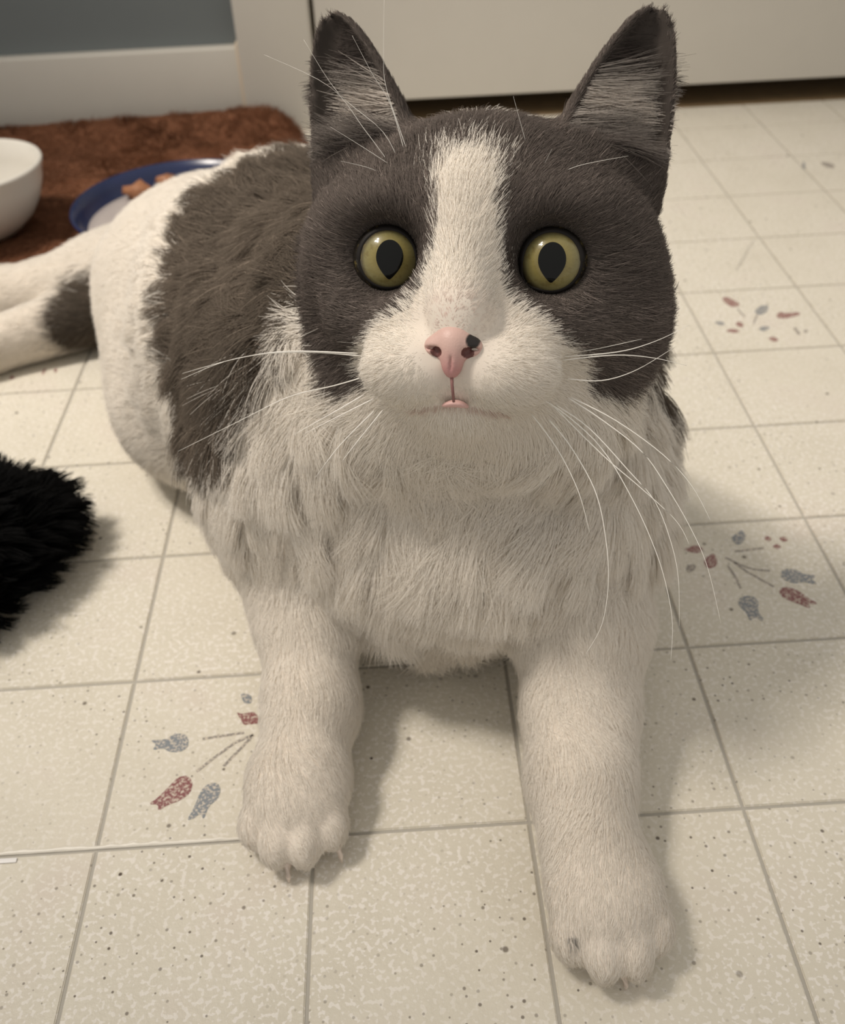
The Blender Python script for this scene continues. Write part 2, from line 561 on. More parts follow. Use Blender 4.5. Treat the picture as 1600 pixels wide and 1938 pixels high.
def hair_mat(name, color=None, rough=0.55, soft=0.6, spec=0.25, glow_through=0.0):
    m = bpy.data.materials.new(name)
    m.use_nodes = True
    t = m.node_tree
    t.nodes.clear()
    out = t.nodes.new('ShaderNodeOutputMaterial')
    if color is None:
        at = t.nodes.new('ShaderNodeAttribute')
        at.attribute_name = 'fur_color'
        col = at.outputs['Color']
        nm = t.nodes.new('ShaderNodeAttribute')
        nm.attribute_name = 'skin_normal'
    p1 = t.nodes.new('ShaderNodeBsdfPrincipled')
    p1.inputs['Roughness'].default_value = rough
    p1.inputs['Specular IOR Level'].default_value = spec
    p2 = t.nodes.new('ShaderNodeBsdfDiffuse')
    mx = t.nodes.new('ShaderNodeMixShader')
    mx.inputs[0].default_value = soft
    p3 = t.nodes.new('ShaderNodeBsdfTranslucent')
    thin = t.nodes.new('ShaderNodeMixShader')
    thin.inputs[0].default_value = glow_through
    if color is None:
        t.links.new(col, p1.inputs['Base Color'])
        t.links.new(col, p2.inputs['Color'])
        t.links.new(col, p3.inputs['Color'])
        t.links.new(nm.outputs['Vector'], p2.inputs['Normal'])
    else:
        p1.inputs['Base Color'].default_value = (*color, 1)
        p2.inputs['Color'].default_value = (*color, 1)
        p3.inputs['Color'].default_value = (*color, 1)
    t.links.new(p1.outputs[0], mx.inputs[1])
    t.links.new(p2.outputs[0], mx.inputs[2])
    t.links.new(mx.outputs[0], thin.inputs[1])
    t.links.new(p3.outputs[0], thin.inputs[2])
    t.links.new(thin.outputs[0], out.inputs['Surface'])
    return m


# ------------------------------------------------------------------ brown plush mat on the floor by the wall
def rug_h(x, y):
    e = np.clip(np.minimum(np.minimum((y - 0.424) / 0.012, (0.741 - y) / 0.012), np.minimum((x + 0.56) / 0.012, (0.128 - 0.9 * np.abs(y - 0.66) ** 1.5 - x) / 0.030)), 0, 1)
    e = np.sqrt(np.clip(1 - (1 - e) ** 2, 0, 1))
    fold = 0.016 * np.exp(-((y - 0.716 - 0.012 * np.sin(9 * x)) / 0.020) ** 2) * np.clip(1.15 - np.clip((x - 0.045) / 0.085, 0, 1) ** 2, 0, 1)
    w = 0.0018 * np.sin(y * 150 + 3 * np.sin(x * 14)) + 0.0008 * np.sin(y * 330 + x * 40)
    return 0.0006 + e * (0.0088 + fold + w * np.clip((0.70 - y) / 0.05, 0, 1))


gx, gy = np.linspace(-0.56, 0.128, 110), np.linspace(0.424, 0.741, 90)
X, Y = np.meshgrid(gx, gy)
xm = 0.128 - 0.9 * np.abs(Y - 0.66) ** 1.5
X = -0.56 + (X + 0.56) / (0.128 + 0.56) * (xm + 0.56)
Zr = rug_h(X, Y)
RV = np.stack([X.ravel(), Y.ravel(), Zr.ravel()], 1)
ii = np.arange(90 * 110).reshape(90, 110)
RQ = np.stack([ii[:-1, :-1], ii[:-1, 1:], ii[1:, 1:], ii[1:, :-1]], -1).reshape(-1, 4)
rug_m = Mat('brown_plush_cloth', 0.95, (0.12, 0.05, 0.025), 0.1)
rug_m.color(rug_m.mix(rug_m.noise(30.0, 4.0), (0.13, 0.055, 0.03), (0.24, 0.11, 0.06)))
rug = mesh_np('plush_mat', RV, RQ, rug_m.m)
tag(rug, 'brown plush pet mat spread along the wall under the bowls', 'mat')
RF = np.concatenate([RQ[:, [0, 1, 2]], RQ[:, [0, 2, 3]]])
rn = np.zeros_like(RV)
fn = np.cross(RV[RF[:, 1]] - RV[RF[:, 0]], RV[RF[:, 2]] - RV[RF[:, 0]])
for q in range(3):
    np.add.at(rn, RF[:, q], fn)
rn = unit(rn)
tri, bw = scatter(RV, RF, np.where(RV[:, 0] > -0.24, 1.0, 0.1), 42000, 11)
root = (RV[tri] * bw[..., None]).sum(1)
nr = unit((rn[tri] * bw[..., None]).sum(1))
fl = unit(np.array([0.5, -0.6, 0.0]) + vnoise(root, 60, 3) * 0.9 + rng.normal(size=root.shape) * 0.4)
pp = bend_paths(root, nr, fl, rng.uniform(0.004, 0.0075, len(root)), np.full(len(root), 0.62), 4)
cc = np.array([0.22, 0.095, 0.050]) * (0.75 + 0.35 * (vnoise(root, 45, 5)[:, :1] * 0.5 + 0.5) + rng.uniform(-0.15, 0.15, (len(root), 1)))
pile = hair_object('pile', pp, 0.00032, hair_mat('brown_pile', soft=0.5), rug, cc, nr)
pile['kind'] = 'stuff'

# ------------------------------------------------------------------ white bowl
bowl_m = Mat('white_glazed_ceramic', 0.22, (0.66, 0.63, 0.57), 0.5)
bowl_m.color(bowl_m.mix(bowl_m.noise(24.0), (0.68, 0.65, 0.59), (0.62, 0.59, 0.53)))
bc = (-0.1095, 0.512, 0.0125)
bowl = lathe('bowl', [(0.0, 0.000), (0.024, 0.000), (0.027, 0.002), (0.030, 0.004), (0.040, 0.013), (0.047, 0.024), (0.0515, 0.036), (0.0535, 0.046),
                      (0.0545, 0.0475), (0.0550, 0.0490), (0.0545, 0.0505), (0.0530, 0.0508), (0.0515, 0.0495), (0.0495, 0.036), (0.045, 0.024),
                      (0.036, 0.013), (0.024, 0.0075), (0.0, 0.0065)], bc, bowl_m.m)
tag(bowl, 'round white ceramic bowl on the brown mat at the left edge', 'bowl')

# ------------------------------------------------------------------ navy dish with food, behind the cat's rump
dish_m = Mat('navy_glaze', 0.25, (0.010, 0.018, 0.075), 0.5)
dish_m.color(dish_m.mix(dish_m.noise(40.0), (0.010, 0.018, 0.080), (0.014, 0.024, 0.060)))
dish_in = Mat('pale_dish_bottom', 0.4, (0.42, 0.38, 0.36), 0.4)
dish_in.color(dish_in.mix(dish_in.noise(70.0), (0.46, 0.41, 0.38), (0.36, 0.32, 0.31)))
dc = (0.0410, 0.5080, 0.0122)
dish = empty('food_dish', dc)
lathe('dish_wall', [(0.0, 0.0), (0.066, 0.0), (0.0715, 0.0020), (0.0765, 0.0090), (0.0795, 0.0175), (0.0800, 0.0187), (0.0794, 0.0197), (0.0780, 0.0194),
                    (0.0752, 0.0120), (0.0722, 0.0060), (0.0700, 0.0040), (0.0, 0.0030)], (0, 0, 0), dish_m.m, dish)
lathe('dish_bottom', [(0.0, 0.0068), (0.062, 0.0068), (0.0700, 0.0062), (0.0705, 0.0042), (0.0, 0.0042)], (0, 0, 0), dish_in.m, dish)
tag(dish, 'navy rimmed food dish on the brown mat behind the white rump', 'dish')
food_m = Mat('orange_brown_food', 0.6, (0.36, 0.16, 0.075), 0.4)
food_m.color(food_m.mix(food_m.noise(220.0), (0.42, 0.20, 0.10), (0.22, 0.085, 0.04)))


def chunk(loc, r, seed):
    bm = bmesh.new()
    bmesh.ops.create_icosphere(bm, subdivisions=2, radius=r)
    rr = random.Random(seed)
    ph = [rr.uniform(0, 6) for _ in range(6)]
    for v in bm.verts:
        d = v.co.normalized()
        s = 1 + 0.28 * math.sin(4 * d.x + ph[0]) * math.sin(5 * d.y + ph[1]) + 0.18 * math.sin(9 * d.z + ph[2] + 3 * d.x)
        v.co = Vector((v.co.x * s * 1.15, v.co.y * s * 0.9, v.co.z * s * 0.72))
    me = bpy.data.meshes.new('food_chunk')
    bm.to_mesh(me)
    bm.free()
    me.polygons.foreach_set('use_smooth', [True] * len(me.polygons))
    me.materials.append(food_m.m)
    o = bpy.data.objects.new('food_chunk', me)
    o.location = loc
    return link(o)


for loc, r, s, lab in (((0.0015, 0.5450, 0.0250), 0.0092, 1, 'largest orange brown food chunk in the navy dish'),
                       ((0.0190, 0.5640, 0.0240), 0.0070, 2, 'small orange brown food chunk right of the largest one')):
    tag(chunk(loc, r, s), lab, 'food chunk', 'food chunks in the dish')

# ------------------------------------------------------------------ white strip lying on the seam, left edge of the view
strip_m = Mat('white_plastic', 0.35, (0.80, 0.78, 0.76), 0.5).m
strip = box('plastic_strip', (0.0180, -0.0030, 0.0002), (0.0490, -0.0012, 0.0006), strip_m, bevel=0.0002)
tag(strip, 'thin white plastic strip lying on the tile seam at the left edge', 'strip')

# ------------------------------------------------------------------ the cat: one continuous body from a smooth distance field
HR = np.array([[0.97914661, 0.08816251, -0.18302809],
               [-0.20227411, 0.50687672, -0.83795058],
               [0.01889685, 0.85749831, 0.51413962]])      # head axes in the room (columns: its right, up, forward)
HO = np.array([0.21343521, 0.06852688, 0.1829731])         # point midway between the eyes


def hw(p):
    return HO + np.asarray(p, float) @ HR.T


def hl(P):
    return (np.asarray(P) - HO) @ HR


PR = []      # primitives: kind, geometry, blend, tag


def ell(c, r, k, tag_, rot=None):
    PR.append(('ell', np.asarray(c, float), np.asarray(r, float), np.eye(3) if rot is None else rot, k, tag_))


def cap(a, b, ra, rb, k, tag_):
    PR.append(('cap', np.asarray(a, float), np.asarray(b, float), (ra, rb), k, tag_))


def hell(c, r, k, tag_):                 # ellipsoid given in head axes
    ell(hw(c), r, k, tag_, HR)


def chain(pts, rad, k, tag_):
    for i in range(len(pts) - 1):
        cap(pts[i], pts[i + 1], rad[i], rad[i + 1], k, tag_)


# tags: flow direction, hair length, density per mm2
TAGS = {
    'chest': ((0.02, -0.22, -1.0), 0.018, 5.0), 'neck': ((-0.05, -0.05, -1.0), 0.013, 4.5),
    'torso': ((-0.30, 0.62, -0.55), 0.0120, 3.0), 'rump': ((-0.75, 0.35, -0.40), 0.009, 3.2),
    'belly': ((-0.30, 0.45, -0.7), 0.009, 3.2), 'shoulder': ((-0.10, 0.10, -1.0), 0.012, 4.2),
    'leg_l': ((-0.05, -0.80, -0.65), 0.0062, 4.0), 'leg_r': ((-0.06, -0.85, -0.60), 0.0062, 4.0),
    'paw': ((0.0, -1.0, -0.35), 0.0032, 5.0), 'hind': ((-1.0, -0.15, -0.25), 0.007, 1.8),
    'skull': (None, 0.0062, 6.5), 'cheek': (None, 0.0085, 6.0), 'face': (None, 0.0040, 8.5),
    'muzzle': (None, 0.0036, 8.5), 'chin': (None, 0.0042, 7.0), 'ear': (None, 0.0021, 7.0),
}

# trunk
ell((0.2025, 0.128, 0.086), (0.0825, 0.064, 0.076), 0.02, 'chest')
ell((0.232, 0.085, 0.073), (0.051, 0.040, 0.036), 0.012, 'chest')
cap((0.2215, 0.108, 0.158), (0.198, 0.145, 0.105), 0.046, 0.066, 0.03, 'neck')
ell((0.211, 0.096, 0.057), (0.069, 0.042, 0.050), 0.02, 'chest')
ell((0.253, 0.112, 0.076), (0.036, 0.048, 0.056), 0.02, 'shoulder')
ell((0.146, 0.120, 0.070), (0.034, 0.046, 0.056), 0.02, 'shoulder')
ell((0.153, 0.234, 0.075), (0.084, 0.103, 0.0745), 0.04, 'torso')
ell((0.097, 0.322, 0.0555), (0.071, 0.084, 0.0535), 0.04, 'rump')
ell((0.094, 0.255, 0.036), (0.050, 0.080, 0.036), 0.03, 'belly')
ell((0.038, 0.377, 0.033), (0.055, 0.040, 0.031), 0.03, 'rump')
# hind legs stretched out to the side
chain([(0.030, 0.380, 0.034), (-0.060, 0.388, 0.0185), (-0.150, 0.376, 0.0175), (-0.200, 0.373, 0.017)], [0.027, 0.0175, 0.0165, 0.0160], 0.012, 'hind')
chain([(0.020, 0.366, 0.022), (-0.056, 0.333, 0.0150), (-0.150, 0.288, 0.0145), (-0.190, 0.271, 0.0145)], [0.020, 0.0142, 0.0138, 0.0136], 0.007, 'hind')
# front legs: shoulder, elbow, wrist
chain([(0.150, 0.112, 0.066), (0.1515, 0.076, 0.038), (0.1525, 0.040, 0.0215), (0.1495, 0.018, 0.0175)], [0.027, 0.0190, 0.0150, 0.0142], 0.010, 'leg_l')
chain([(0.252, 0.098, 0.066), (0.2535, 0.054, 0.043), (0.2500, 0.028, 0.0250), (0.2462, 0.004, 0.0195), (0.2450, -0.0165, 0.0182)],
      [0.030, 0.0230, 0.0182, 0.0160, 0.0152], 0.010, 'leg_r')


def paw(c, d, w=1.0):
    d = unit(np.array([d[0], d[1], 0.0]))
    r = np.array([-d[1], d[0], 0.0]) * -1
    c = np.asarray(c, float)
    Rm = np.stack([r, d, np.array([0, 0, 1.0])], 1)
    ell(c, (0.0178 * w, 0.0185, 0.0135), 0.010, 'paw', Rm)
    for lat, fw, rr in ((-0.0128, 0.0105, 0.0070), (-0.0045, 0.0165, 0.0076), (0.0045, 0.0165, 0.0076), (0.0128, 0.0105, 0.0070)):
        q = c + r * lat * w + d * fw + np.array([0, 0, -0.0042])
        ell(q, (rr * 0.86, rr * 1.25, rr * 1.15), 0.0022, 'paw', Rm)


paw((0.1478, 0.0090, 0.0150), (-0.10, -1.0))
paw((0.2470, -0.0355, 0.0155), (0.06, -1.0), 1.04)

# head
hell((0, .005, -.045), (.048, .0322, .045), 0.02, 'skull')
hell((0, .015, -.020), (.032, .0205, .020), 0.012, 'skull')
for s in (-1, 1):
    hell((s * .035 + .0042, -.014, -.036), (.0185 + s * .0022, .026, .028), 0.014, 'cheek')
    hell((s * .037, .004, -.024), (.0145, .018, .018), 0.012, 'skull')
    hell((s * .025, -.018, -.009), (.0155, .0125, .0130), 0.010, 'face')
    hell((s * .023, .0122, -.0080), (.0150, .0080, .0125), 0.010, 'face')
cap(hw((0, .012, -.004)), hw((0, -.016, .0115)), .0112, .0080, 0.010, 'face')
cap(hw((0, -.016, .0110)), hw((0, -.025, .0135)), .0078, .0066, 0.006, 'muzzle')
for s in (-1, 1):
    hell((s * .0115, -.0105, -.0010), (.0080, .0110, .0080), 0.007, 'face')
    hell((s * .0175, -.0225, .0010), (.0110, .0085, .0095), 0.007, 'muzzle')
    hell((s * .0125, -.0328, .0082), (.0152, .0104, .0116), 0.0045, 'muzzle')
hell((0, -.0435, .0022), (.0100, .0066, .0085), 0.005, 'chin')
hell((0, -.0370, -.0150), (.026, .0125, .018), 0.012, 'chin')

ell(hw((0.001, -.050, -.038)), (.046, .018, .028), 0.022, 'neck', HR)

EARS = []
for s in (-1, 1):
    B = np.array([s * .0372, .0290, -.0385])
    Tp = np.array([s * .0507, .0772, -.0370])
    H = np.linalg.norm(Tp - B)
    ax = (Tp - B) / H
    nz = unit(np.array([s * 0.22, 0.0, 1.0]))
    nz = unit(nz - ax * (nz @ ax))
    lt = np.cross(ax, nz) * 1.0
    if lt[0] * s < 0:
        lt = -lt
    EARS.append((hw(B), HR @ ax, HR @ lt, HR @ nz, H, 0.0200))
EYES = [hw((s * .0240, -.0010, -.0080)) for s in (-1, 1)]
ER = 0.0112
NOSE = hw((-.0007, -.0255, .0165))


def prim_d(p, P):
    if p[0] == 'ell':
        q = (P - p[1].astype(P.dtype)) @ p[3].astype(P.dtype)
        a = np.sqrt(((q / p[2].astype(P.dtype)) ** 2).sum(-1))
        b = np.sqrt(((q / (p[2] ** 2).astype(P.dtype)) ** 2).sum(-1)) + 1e-6
        return a * (a - 1) / b
    a, b = p[1].astype(P.dtype), p[2].astype(P.dtype)
    ab = b - a
    t = np.clip(((P - a) @ ab) / (ab @ ab), 0, 1)
    d = np.sqrt(((P - a - t[..., None] * ab) ** 2).sum(-1))
    return d - (p[3][0] + (p[3][1] - p[3][0]) * t)


def prim_box(p):
    if p[0] == 'ell':
        r = np.sqrt(((p[3] * p[2]) ** 2).sum(1))
        return p[1] - r, p[1] + r
    r = max(p[3])
    return np.minimum(p[1], p[2]) - r, np.maximum(p[1], p[2]) + r


def ear_d(e, P):
    B, ax, lt, nz, H, W = [np.asarray(x, P.dtype) for x in e]
    q = P - B
    t, l, n = (q @ ax) / H, q @ lt, q @ nz
    tc = np.clip(t, 0, 0.995)
    a = W * (1 - tc) ** 0.45
    b = 0.60 * a + 0.001
    ko = np.sqrt((l / a) ** 2 + (n / b) ** 2)
    outer = (ko - 1) * b
    outer = np.maximum(outer, np.maximum(-(t + 0.15), t - 0.995) * H)
    ai = np.maximum(a - 0.0022, 0.0004)
    ki = np.sqrt((l / ai) ** 2 + ((n - 0.55 * b - 0.0016) / (b * 1.12)) ** 2)
    inner = (ki - 1) * b
    inner = np.maximum(inner, np.maximum((0.16 - t), t - 0.90) * H)
    return np.maximum(outer, -inner), ko, ki, t


def smin(a, b, k):
    h = np.maximum(k - np.abs(a - b), 0) / k
    return np.minimum(a, b) - h * h * k * 0.25


def smax(a, b, k):
    return -smin(-a, -b, k)


def axis(lo, hi, flo, fhi, fine, coarse):
    a = np.arange(lo, flo, coarse)
    b = np.arange(flo, fhi, fine)
    c = np.arange(fhi, hi + coarse, coarse)
    return np.concatenate([a, b, c]).astype(np.float32)


def field():
    xs = axis(-0.175, 0.305, 0.128, 0.296, 0.0015, 0.0025)
    ys = axis(-0.078, 0.440, 0.005, 0.165, 0.0015, 0.0025)
    zs = axis(-0.004, 0.285, 0.120, 0.272, 0.0015, 0.0024)
    D = np.full((len(xs), len(ys), len(zs)), 0.2, np.float32)

    def region(lo, hi, m):
        s = []
        for A, l, h in zip((xs, ys, zs), lo, hi):
            s.append(slice(max(np.searchsorted(A, l - m) - 1, 0), min(np.searchsorted(A, h + m) + 1, len(A))))
        G = np.stack(np.meshgrid(xs[s[0]], ys[s[1]], zs[s[2]], indexing='ij'), -1)
        return tuple(s), G

    for p in PR:
        lo, hi = prim_box(p)
        s, G = region(lo, hi, p[4] + 0.004)
        D[s] = smin(D[s], prim_d(p, G), np.float32(p[4]))
    for e in EARS:
        c = e[0] + e[1] * e[4] * 0.45
        s, G = region(c - 0.036, c + 0.036, 0)
        d, ko, ki, t = ear_d(e, G)
        D[s] = smin(D[s], d, np.float32(0.006))
        # keep the mouth of the ear open where the skull would fill it
        cut = (ki - 1) * e[5] * 0.5
        cut = np.maximum(cut, (0.30 - t) * e[4])
        D[s] = smax(D[s], -cut, np.float32(0.003))
    for c in EYES:                                   # eye sockets
        c2 = c + HR[:, 2] * 0.0113
        s, G = region(c2 - 0.016, c2 + 0.016, 0)
        d = np.sqrt(((G - c2.astype(np.float32)) ** 2).sum(-1)) - np.float32(0.0108)
        D[s] = smax(D[s], -d, np.float32(0.004))
    for s_ in (-1, 1):                               # room for the nostrils
        c = hw((s_ * .0048 - .0007, -.0277, .0225))
        s, G = region(c - 0.007, c + 0.007, 0)
        d = np.sqrt(((G - c.astype(np.float32)) ** 2).sum(-1)) - np.float32(0.0042)
        D[s] = smax(D[s], -d, np.float32(0.002))
    a, b = hw((-.0135, -.0440, .0115)), hw((.0135, -.0440, .0115))
    m = hw((0, -.0408, .0190))
    for q0, q1 in ((a, m), (m, b)):                  # mouth crease
        s, G = region(np.minimum(q0, q1) - 0.004, np.maximum(q0, q1) + 0.004, 0)
        d = prim_d(('cap', q0, q1, (0.0017, 0.0017), 0, ''), G)
        D[s] = smax(D[s], -d, np.float32(0.002))
    D = np.maximum(D, (0.0004 - zs)[None, None, :])  # flat where it lies on the floor
    D[0] = D[-1] = 0.2
    D[:, 0] = D[:, -1] = 0.2
    D[:, :, 0] = D[:, :, -1] = 0.2
    return xs, ys, zs, D


def surface_nets(xs, ys, zs, D):
    ins = D < 0
    sh = tuple(n - 1 for n in D.shape)
    cnt = np.zeros(sh, np.uint8)
    sl = [(slice(None, -1), slice(1, None))[b] for b in (0, 1)]
    for i in (0, 1):
        for j in (0, 1):
            for k in (0, 1):
                cnt += ins[sl[i], sl[j], sl[k]]
    act = (cnt > 0) & (cnt < 8)
    ci, cj, ck = np.nonzero(act)
    vid = np.full(sh, -1, np.int32)
    vid[ci, cj, ck] = np.arange(len(ci))
    acc = np.zeros((len(ci), 3))
    num = np.zeros((len(ci), 1))
    cor = [(i, j, k) for i in (0, 1) for j in (0, 1) for k in (0, 1)]
    val = {c: D[ci + c[0], cj + c[1], ck + c[2]].astype(float) for c in cor}
    pos = {c: np.stack([xs[ci + c[0]], ys[cj + c[1]], zs[ck + c[2]]], 1).astype(float) for c in cor}
    for a in cor:
        for ax in range(3):
            if a[ax] == 0:
                b = tuple(1 if q == ax else a[q] for q in range(3))
                va, vb = val[a], val[b]
                m = (va < 0) != (vb < 0)
                t = np.where(m, va / np.where(m, va - vb, 1), 0)[:, None]
                acc += np.where(m[:, None], pos[a] * (1 - t) + pos[b] * t, 0)
                num += m[:, None]
    V = acc / num
    Q = []
    for ax in range(3):
        s0 = [slice(None)] * 3
        s1 = [slice(None)] * 3
        s0[ax], s1[ax] = slice(None, -1), slice(1, None)
        A, Bm = ins[tuple(s0)], ins[tuple(s1)]
        e = np.stack(np.nonzero(A != Bm), 1)
        o1, o2 = [q for q in range(3) if q != ax]
        e = e[(e[:, o1] > 0) & (e[:, o2] > 0) & (e[:, o1] < sh[o1]) & (e[:, o2] < sh[o2])]
        c = []
        for d1, d2 in ((-1, -1), (0, -1), (0, 0), (-1, 0)):
            q = e.copy()
            q[:, o1] += d1
            q[:, o2] += d2
            c.append(vid[q[:, 0], q[:, 1], q[:, 2]])
        c = np.stack(c, 1)
        flip = A[e[:, 0], e[:, 1], e[:, 2]]
        if ax == 1:
            flip = ~flip
        c[~flip] = c[~flip][:, ::-1]
        Q.append(c)
    return V, np.concatenate(Q)


def normals(V, F):
    n = np.zeros_like(V)
    f = np.cross(V[F[:, 1]] - V[F[:, 0]], V[F[:, 2]] - V[F[:, 0]])
    for q in range(3):
        np.add.at(n, F[:, q], f)
    return unit(n)


CV, CQ = surface_nets(*field())
E = np.concatenate([CQ[:, [0, 1]], CQ[:, [1, 2]], CQ[:, [2, 3]], CQ[:, [3, 0]]])
for lam in (0.5, -0.52, 0.5, -0.52, 0.45):             # light smoothing that keeps the volume
    s = np.zeros_like(CV)
    c = np.zeros((len(CV), 1))
    np.add.at(s, E[:, 0], CV[E[:, 1]])
    np.add.at(s, E[:, 1], CV[E[:, 0]])
    np.add.at(c, E[:, 0], 1)
    np.add.at(c, E[:, 1], 1)
    CV = CV + lam * (s / np.maximum(c, 1) - CV)
CV[:, 2] = np.maximum(CV[:, 2], 0.0004)
CF = np.concatenate([CQ[:, [0, 1, 2]], CQ[:, [0, 2, 3]]])
CN = normals(CV, CF)
if (CN * (CV - CV.mean(0))).sum(1).mean() < 0:
    CQ, CF, CN = CQ[:, ::-1], CF[:, ::-1], -CN
print('cat surface', len(CV), len(CQ), round(time.time() - T0, 1))


# ---- which part of the body a point belongs to (soft weights), in the flow, length and density of its hair
def body_fields(P):
    Ds = [prim_d(p, P) for p in PR] + [ear_d(e, P)[0] for e in EARS]
    tags = [p[5] for p in PR] + ['ear', 'ear']
    Dm = np.stack(Ds, 1)
    Dm = Dm - Dm.min(1, keepdims=True)
    Wt = np.exp(-Dm / 0.006)
    Wt /= Wt.sum(1, keepdims=True)
    L = hl(P)
    nose = np.array([0, -.023, .022])
    hf = unit((L - nose) * np.array([1.0, 1.0, 0.9]))
    hf = unit(hf + np.array([0, 0, -0.25])) @ HR.T
    flow = np.zeros_like(P)
    leng = np.zeros(len(P))
    dens = np.zeros(len(P))
    head = np.zeros(len(P))
    earw = np.zeros(len(P))
    for i, t in enumerate(tags):
        f, ln, de = TAGS[t]
        w = Wt[:, i]
        if t == 'ear':
            e = EARS[i - len(PR)]
            fl = np.broadcast_to(unit(e[1] + 0.25 * e[2]), P.shape)
            earw += w
        elif f is None:
            fl = hf
        else:
            fl = np.broadcast_to(unit(np.array(f)), P.shape)
        if f is None:
            head += w
        flow = flow + fl * w[:, None]
        leng += ln * w
        dens += de * w
    return unit(flow), leng, dens, head, earw


# ---- coat pattern
GREY_L = [(1.6, 30.5), (-3.6, 28.5), (-11.0, 25.5), (-10.7, 18.1), (-9.3, 10.7), (-8.0, 0.6), (-11.4, -9.1), (-15.3, -16.2), (-24.2, -20.6), (-30.2, -26.0), (-33.5, -32.3), (-26.6, -35.2), (-39.8, -43.9), (-46.3, -37.0), (-51.7, -26.2), (-56.0, -19.5), (-90.0, -12.0), (-90.0, 120.0), (1.6, 120.0)]
GREY_R = [(1.6, 30.5), (8.2, 27.0), (7.8, 21.2), (8.0, 10.9), (9.8, -0.3), (12.2, -11.4), (18.5, -16.7), (27.7, -22.1), (34.7, -28.8), (36.1, -37.7), (49.0, -38.0), (60.0, -30.0), (68.0, -14.0), (90.0, -10.0), (90.0, 120.0), (1.6, 120.0)]


def inside(poly, x, y):
    r = np.zeros(len(x), bool)
    n = len(poly)
    for i in range(n):
        (x0, y0), (x1, y1) = poly[i], poly[(i + 1) % n]
        c = (y0 > y) != (y1 > y)
        xi = x0 + (y - y0) * (x1 - x0) / ((y1 - y0) if y1 != y0 else 1e-9)
        r ^= c & (x < xi)
    return r


SADDLE = [(148, 105), (148, 84), (144, 73), (135, 65), (118, 57), (108, 48), (90, 41), (67, 37), (53, 29), (34, 26), (13, 30), (3, 39), (1, 49), (0, 59), (-1, 65), (-2, 72), (-15, 108), (-54, 124), (-58, 140), (-30, 150), (0, 155), (60, 150), (115, 140), (144, 122)]


def body_coords(P):
    dx, dy = P[:, 0] - 0.200, P[:, 1] - 0.120
    a = (-0.459 * dx + 0.888 * dy) * 1000
    c = -0.888 * dx - 0.459 * dy
    return a, np.degrees(np.arctan2(P[:, 2] - 0.045, c))


def saddle(P):
    a, g = body_coords(P)
    spot = np.linalg.norm((P - np.array([0.012, 0.339, 0.028])) / np.array([0.029, 0.023, 0.028]), axis=1) < 1
    return inside(SADDLE, a, g) | spot



def is_grey(P, head):
    L = hl(P) * 1000
    g_head = inside(GREY_L, L[:, 0], L[:, 1]) | inside(GREY_R, L[:, 0], L[:, 1])
    g_body = saddle(P)
    g_body = g_body | ((L[:, 1] > 14) & (L[:, 2] < -30) & (np.abs(L[:, 0]) < 60))      # nape
    h = head > 0.5
    return np.where(h, g_head, g_body)


def coat(P, head, jitter):
    """grey or white of hair roots; jitter feathers the border"""
    Q = P + jitter
    g = is_grey(Q, head)
    return g


flow, leng, dens, head, earw = body_fields(CV)
gv = is_grey(CV, head)
skin = np.where(gv[:, None], np.array([0.055, 0.046, 0.040]), np.array([0.70, 0.63, 0.55]))

cat_m = Mat('cat_coat_base', 0.8, (0.5, 0.5, 0.5), 0.1)
ca = cat_m.n('ShaderNodeVertexColor', layer_name='coat')
cat_m.color(ca.outputs['Color'])
cat = mesh_np('cat', CV, CQ, cat_m.m)
at = cat.data.color_attributes.new('coat', 'FLOAT_COLOR', 'POINT')
at.data.foreach_set('color', np.concatenate([skin, np.ones((len(skin), 1))], 1).astype(np.float32).ravel())
tag(cat, 'grey and white cat lying on the tiles, looking up with yellow green eyes', 'cat')

# ------------------------------------------------------------------ fur
fur_m = hair_mat('fur_strands', rough=0.5, soft=0.85, spec=0.2, glow_through=0.22)
CAMP = np.array([0.192, -0.190, 0.305])
view = unit(CAMP - CV)
lod = np.where((CN * view).sum(1) > -0.25, 1.0, 0.35)     # thinner coat on the far side
d_eye = np.full(len(CV), 1.0)
for c in EYES:
    ax = HR[:, 2]
    q = CV - c
    perp = np.linalg.norm(q - np.outer(q @ ax, ax), axis=1)
    d_eye = np.minimum(d_eye, np.where(q @ ax > -0.012, perp, 1.0))
Lc = hl(CV) * 1000
d_nose = np.sqrt(((Lc[:, 0] + 0.7) / 7.0) ** 2 + ((Lc[:, 1] + 28.3) / 6.2) ** 2) + np.where(Lc[:, 2] > 6, 0, 9)
keep = (d_eye > 0.0084) & (d_nose > 1.0) & (CV[:, 2] > 0.0025)
ear_in = np.zeros(len(CV), bool)
for e in EARS:
    d, ko, ki, t = ear_d(e, CV)
    ear_in |= (np.abs(d) < 0.004) & (ki < 1.10) & (t > 0.12) & (earw > 0.4)
wt = dens * lod * keep * ~ear_in
FV = CV - CN * 0.0003

area = 0.5 * np.linalg.norm(np.cross(CV[CF[:, 1]] - CV[CF[:, 0]], CV[CF[:, 2]] - CV[CF[:, 0]]), axis=1)
total = int((area * wt[CF].mean(1)).sum() * 1e6)
FUR_SCALE = 1.0
tri, bw = scatter(FV, CF, wt, int(total * FUR_SCALE), 21)
print('hairs', len(tri))
root = (FV[tri] * bw[..., None]).sum(1)
nr = unit((CN[tri] * bw[..., None]).sum(1))
fl = unit((flow[tri] * bw[..., None]).sum(1))
ln = (leng[tri] * bw).sum(1)
hd = (head[tri] * bw).sum(1)
de = (d_eye[tri] * bw).sum(1)
N = len(root)
